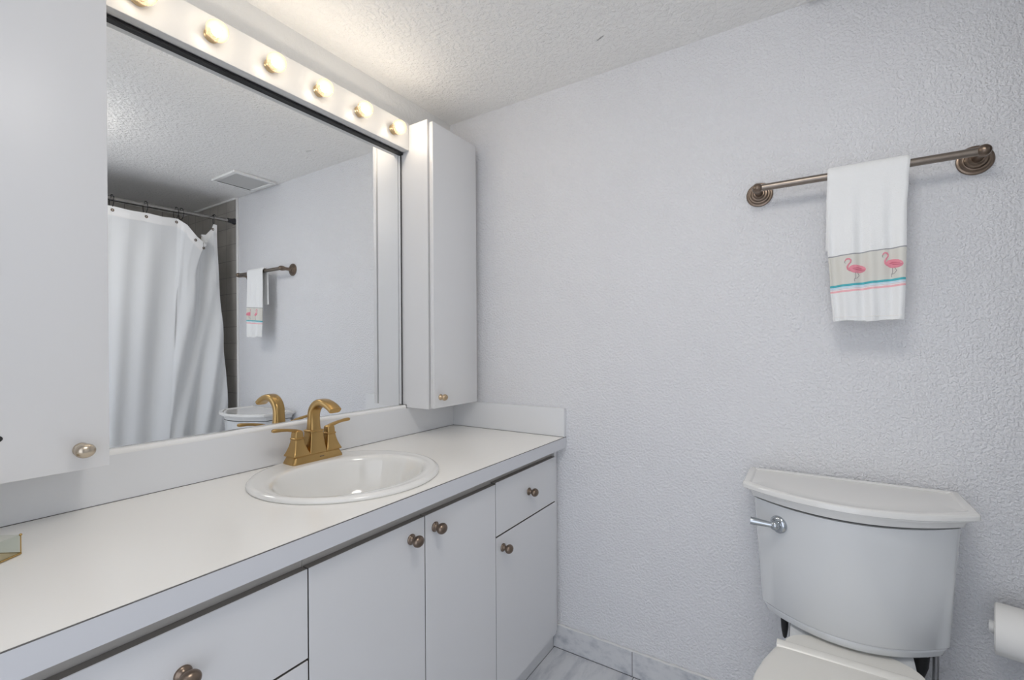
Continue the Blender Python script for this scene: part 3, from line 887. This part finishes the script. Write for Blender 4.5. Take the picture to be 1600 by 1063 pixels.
# ================================================================== toilet paper
th = math.radians(14)
RX, RY, RZ = -0.083, -1.668, 0.4935
ax = Vector((-math.sin(th), -math.cos(th), 0))
hp = thing('toilet_paper_holder', 'white spindle holder of the toilet roll on the right wall', 'toilet paper holder', (0, -1.77, RZ))
m = MB().lathe([(0.0, -0.009), (0.0125, -0.009), (0.0135, -0.007), (0.0135, -0.001), (0.0125, 0.0), (0.0095, 0.108), (0.0, 0.108)], (RX, RY, RZ), ax, 20)
m.build('spindle', 'plastic', hp)
e = Vector((RX, RY, RZ)) + ax * 0.106
m = MB().tube([e, e + ax * 0.004, Vector((e.x + 0.012, e.y - 0.004, RZ)), Vector((-0.02, e.y - 0.004, RZ)), Vector((-0.001, e.y - 0.004, RZ))], 0.008, 12)
m.lathe([(0.0, 0.0), (0.020, 0.0), (0.020, 0.005), (0.010, 0.010), (0.0, 0.010)], (0.0, e.y - 0.004, RZ), (-1, 0, 0), 24)
m.build('wall_arm', 'plastic', hp)
rl = MB().lathe([(0.0185, 0.0), (0.052, 0.0), (0.0548, 0.0025), (0.0550, 0.006), (0.0550, 0.097), (0.0535, 0.100), (0.0185, 0.100), (0.0185, 0.0)], (RX, RY, RZ), ax, 48)
ro = thing('toilet_paper_roll', 'white toilet paper roll at the right edge, beside the tank', 'toilet paper', (RX, RY, RZ))
rl.build('paper', 'paper', ro)
m = MB()
vdir = Vector((-0.80, 0.10, -0.59)).normalized(); vdir = (vdir - ax * vdir.dot(ax)).normalized()
pts_ = []
side = ax.cross(vdir)
m.grid([[tuple(Vector((RX, RY, RZ)) + ax * s_ + (vdir * math.cos(a) + side * math.sin(a)) * 0.0556) for a in [math.radians(12 * k) for k in range(0, 6)]] for s_ in (0.003, 0.097)])
m.build('loose_sheet', 'paper', ro)
MB().lathe([(0.0182, 0.001), (0.0182, 0.099), (0.0165, 0.099), (0.0165, 0.001), (0.0182, 0.001)], (RX, RY, RZ), ax, 32).build('cardboard_core', 'amber', ro)

# ================================================================== shower side, seen in the mirror
def rod_z(x): return 1.9578 + 0.0255 * x
YR = -1.808 - 0.006
YR = -1.822
rd = thing('curtain_rod', 'long dark metal shower rod with black end cap at the tub alcove', 'shower rod', (XL / 2, YR, 1.93))
MB().tube([(XL + 0.001, YR, rod_z(XL)), (-0.030, YR, rod_z(-0.03))], 0.0115, 20).build('rod', 'nickel', rd)
MB().tube([(-1.2, YR, rod_z(-1.2)), (-0.335, YR, rod_z(-0.335))], 0.0130, 20).build('rod_sleeve', 'nickel', rd)
m = MB().lathe([(0.0, 0.0), (0.0205, 0.0), (0.0205, 0.006), (0.0170, 0.014), (0.0145, 0.030), (0.0140, 0.046), (0.0, 0.046)], (-0.0095, YR, rod_z(-0.01)), (-1, 0, 0), 28)
m.build('end_cap', 'rodcap', rd)
# curtain: top edge path with one sagging fold near the wall
KT = [(0.00, (-1.60, 1.874, 0.0)), (0.12, (-1.30, 1.880, 0.0)), (0.30, (-0.95, 1.886, 0.0)), (0.42, (-0.80, 1.890, 0.0)), (0.50, (-0.643, 1.897, 0.0)), (0.545, (-0.57, 1.891, 0.004)), (0.59, (-0.4934, 1.896, 0.0)), (0.635, (-0.42, 1.891, 0.004)), (0.68, (-0.344, 1.898, 0.0)),
      (0.72, (-0.300, 1.868, 0.020)), (0.76, (-0.255, 1.805, 0.036)), (0.80, (-0.203, 1.762, 0.040)), (0.835, (-0.186, 1.790, 0.012)), (0.87, (-0.212, 1.833, -0.014)), (0.91, (-0.182, 1.838, -0.020)), (0.95, (-0.157, 1.876, -0.004)), (0.975, (-0.148, 1.908, 0.002)), (1.0, (-0.128, 1.906, 0.0))]
def top_pt(s):
    return tuple(interp([(a, v[i]) for a, v in KT], s) for i in range(3))
YC0 = -1.802
def bottom_x(s): return lerp(-1.60, -0.066, s) - 0.0
def cur_pt(s, v):
    """v=0 top .. 1 bottom"""
    tx, tz, ty = top_pt(s)
    zb = 0.24
    sag = max(0.0, min(1.0, (s - 0.66) / 0.08))
    k = v ** (0.55 if s > 0.7 and s < 0.97 else 0.9)
    edge = interp([(0.0, -0.128), (0.26, -0.112), (0.56, -0.078), (0.75, -0.068), (1.0, -0.064)], v)
    bx_ = lerp(-1.60, edge, s ** 1.0)
    # uniform spread below the sag
    if s > 0.68:
        q = (s - 0.68) / 0.32
        bx_ = lerp(-0.344 - 0.09 * v, edge, q)
    else:
        bx_ = tx - 0.09 * v * (s / 0.68)
    x = lerp(tx, bx_, min(1, k * 3.2) if s > 0.68 else 1.0)
    z = lerp(tz, zb, v)
    grow = min(1, v * 2.2)
    ph = x + 0.10 * v
    f = 0.010 * math.sin(ph * 41 + 0.6 + 1.2 * math.sin(ph * 11)) * (0.3 + 0.7 * grow) + 0.009 * math.sin(ph * 27 + 2.0 + 2.5 * v) * grow
    if s > 0.70:
        f += 0.014 * math.sin((x + 0.30 * v) * 60 + 1.0) * grow * (1 - 0.3 * v)
    amp = min(1, v * 6 + 0.12)
    yy = YC0 + ty * max(0, 1 - v * 2.5) + f * amp
    return (x, yy, z)
NS, NV = 260, 70
g = [[cur_pt(i / NS, (j / NV) ** 1.35) for i in range(NS + 1)] for j in range(NV + 1)]
cm = MB(); cm.grid(g)
cu = cm.build('shower_curtain', 'curtain', angle=180)
sd = cu.modifiers.new('thickness', 'SOLIDIFY'); sd.thickness = 0.0012; sd.offset = 0
tag(cu, 'white fabric shower curtain, sagging at its right corner, seen in the mirror', 'shower curtain')
# stiff hem along the top (a little brighter) and dark grommets
hem = MB()
hem.grid([[(lambda p: (p[0], p[1] + 0.0016, p[2]))(cur_pt(i / NS, v)) for i in range(NS + 1)] for v in (0.0, 0.010, 0.020, 0.030)])
MT['hem'] = mat('white_curtain_hem', (0.88, 0.88, 0.88), 0.8)
ho = hem.build('curtain_hem', 'hem', cu, angle=180)
ho['label'] = 'brighter doubled hem'
for s in (0.50, 0.59, 0.675, 0.765, 0.80, 0.875, 0.965):
    p = cur_pt(s, 0.013)
    MB().torus((p[0], p[1] + 0.0028, p[2]), 0.0058, 0.0026, (0.25, 1, 0), 18, 8).build('grommet', 'bronze', cu)
RL = ['curtain ring on the rod nearest the left wall cabinet in the mirror', 'second curtain ring from the left along the mirrored rod', 'left one of the two close curtain rings at the rod joint',
      'right one of the two close curtain rings at the rod joint', 'curtain ring nearest the black end cap of the rod']
for (x, tilt), lab in zip(((-0.643, 0), (-0.4934, 0), (-0.3441, 0), (-0.3178, 0), (-0.1405, 0.35)), RL):
    rz = rod_z(x)
    r_ = MB().torus((x, YR + 0.006, rz - 0.0165), 0.0335, 0.0018, (1, tilt, 0), 32, 8)
    for k in range(5):
        a = math.radians(-50 + 25 * k)
        r_.ellipsoid((x, YR + 0.006 + 0.0335 * math.sin(a), rz - 0.0165 + 0.0335 * math.cos(a)), (0.0034, 0.0034, 0.0034), 10, 8)
    tag(r_.build('curtain_ring', 'black'), lab, 'curtain ring', 'curtain rings on the shower rod')
p = cur_pt(0.80, 0.016)
r_ = MB().torus((p[0], p[1] + 0.006, p[2] + 0.018), 0.018, 0.0016, (1, 0.5, 0), 28, 8)
tag(r_.build('curtain_ring', 'nickel'), 'loose silver curtain ring dangling in the sagging corner of the curtain', 'curtain ring', 'curtain rings on the shower rod')

# ---- dome lamp added as fill light, out of frame in front of the sink
MT['dome'] = mat('added_fill_dome', (0.9, 0.9, 0.88), 0.4)
b = MT['dome'].node_tree.nodes['Principled BSDF']
b.inputs['Emission Color'].default_value = (1.0, 0.955, 0.90, 1)
b.inputs['Emission Strength'].default_value = FILL_DOME
dl = thing('added_fill_light', 'added round dome lamp for fill light, out of frame in front of the sink', 'ceiling light', (-1.13, -1.25, ZC))
MB().lathe([(0.0, -0.0005), (0.218, -0.0005), (0.220, -0.006), (0.218, -0.018), (0.210, -0.020), (0.0, -0.020)], (-1.13, -1.25, ZC), (0, 0, 1), 48).build('fill_lamp_rim', 'nickel', dl)
MB().lathe([(0.209, -0.0205), (0.205, -0.045), (0.181, -0.070), (0.134, -0.090), (0.073, -0.101), (0.0, -0.104)], (-1.13, -1.25, ZC), (0, 0, 1), 48).build('fill_dome_shade', 'dome', dl, angle=80)

# ---- ceiling vent
vx0, vx1, vy0, vy1 = -0.264, -0.030, -1.574, -1.312
vt = thing('ceiling_vent', 'white square exhaust fan vent with grey grille in the ceiling', 'vent', ((vx0 + vx1) / 2, (vy0 + vy1) / 2, ZC))
m = MB()
bw = 0.022
for b_ in ((vx0, vx1, vy0, vy0 + bw), (vx0, vx1, vy1 - bw, vy1), (vx0, vx0 + bw, vy0 + bw, vy1 - bw), (vx1 - bw, vx1, vy0 + bw, vy1 - bw)):
    m.box(*b_, ZC - 0.014, ZC - 0.0005, 0.003, 2)
m.build('vent_frame', 'gloss', vt)
m = MB()
k = vy0 + bw + 0.003
while k < vy1 - bw - 0.004:
    m.box(vx0 + bw, vx1 - bw, k, k + 0.0045, ZC - 0.010, ZC - 0.003)
    k += 0.0075
m.box(vx0 + bw, vx1 - bw, vy0 + bw, vy1 - bw, ZC - 0.003, ZC - 0.001)
m.build('vent_grille', 'vent', vt, smooth=False)
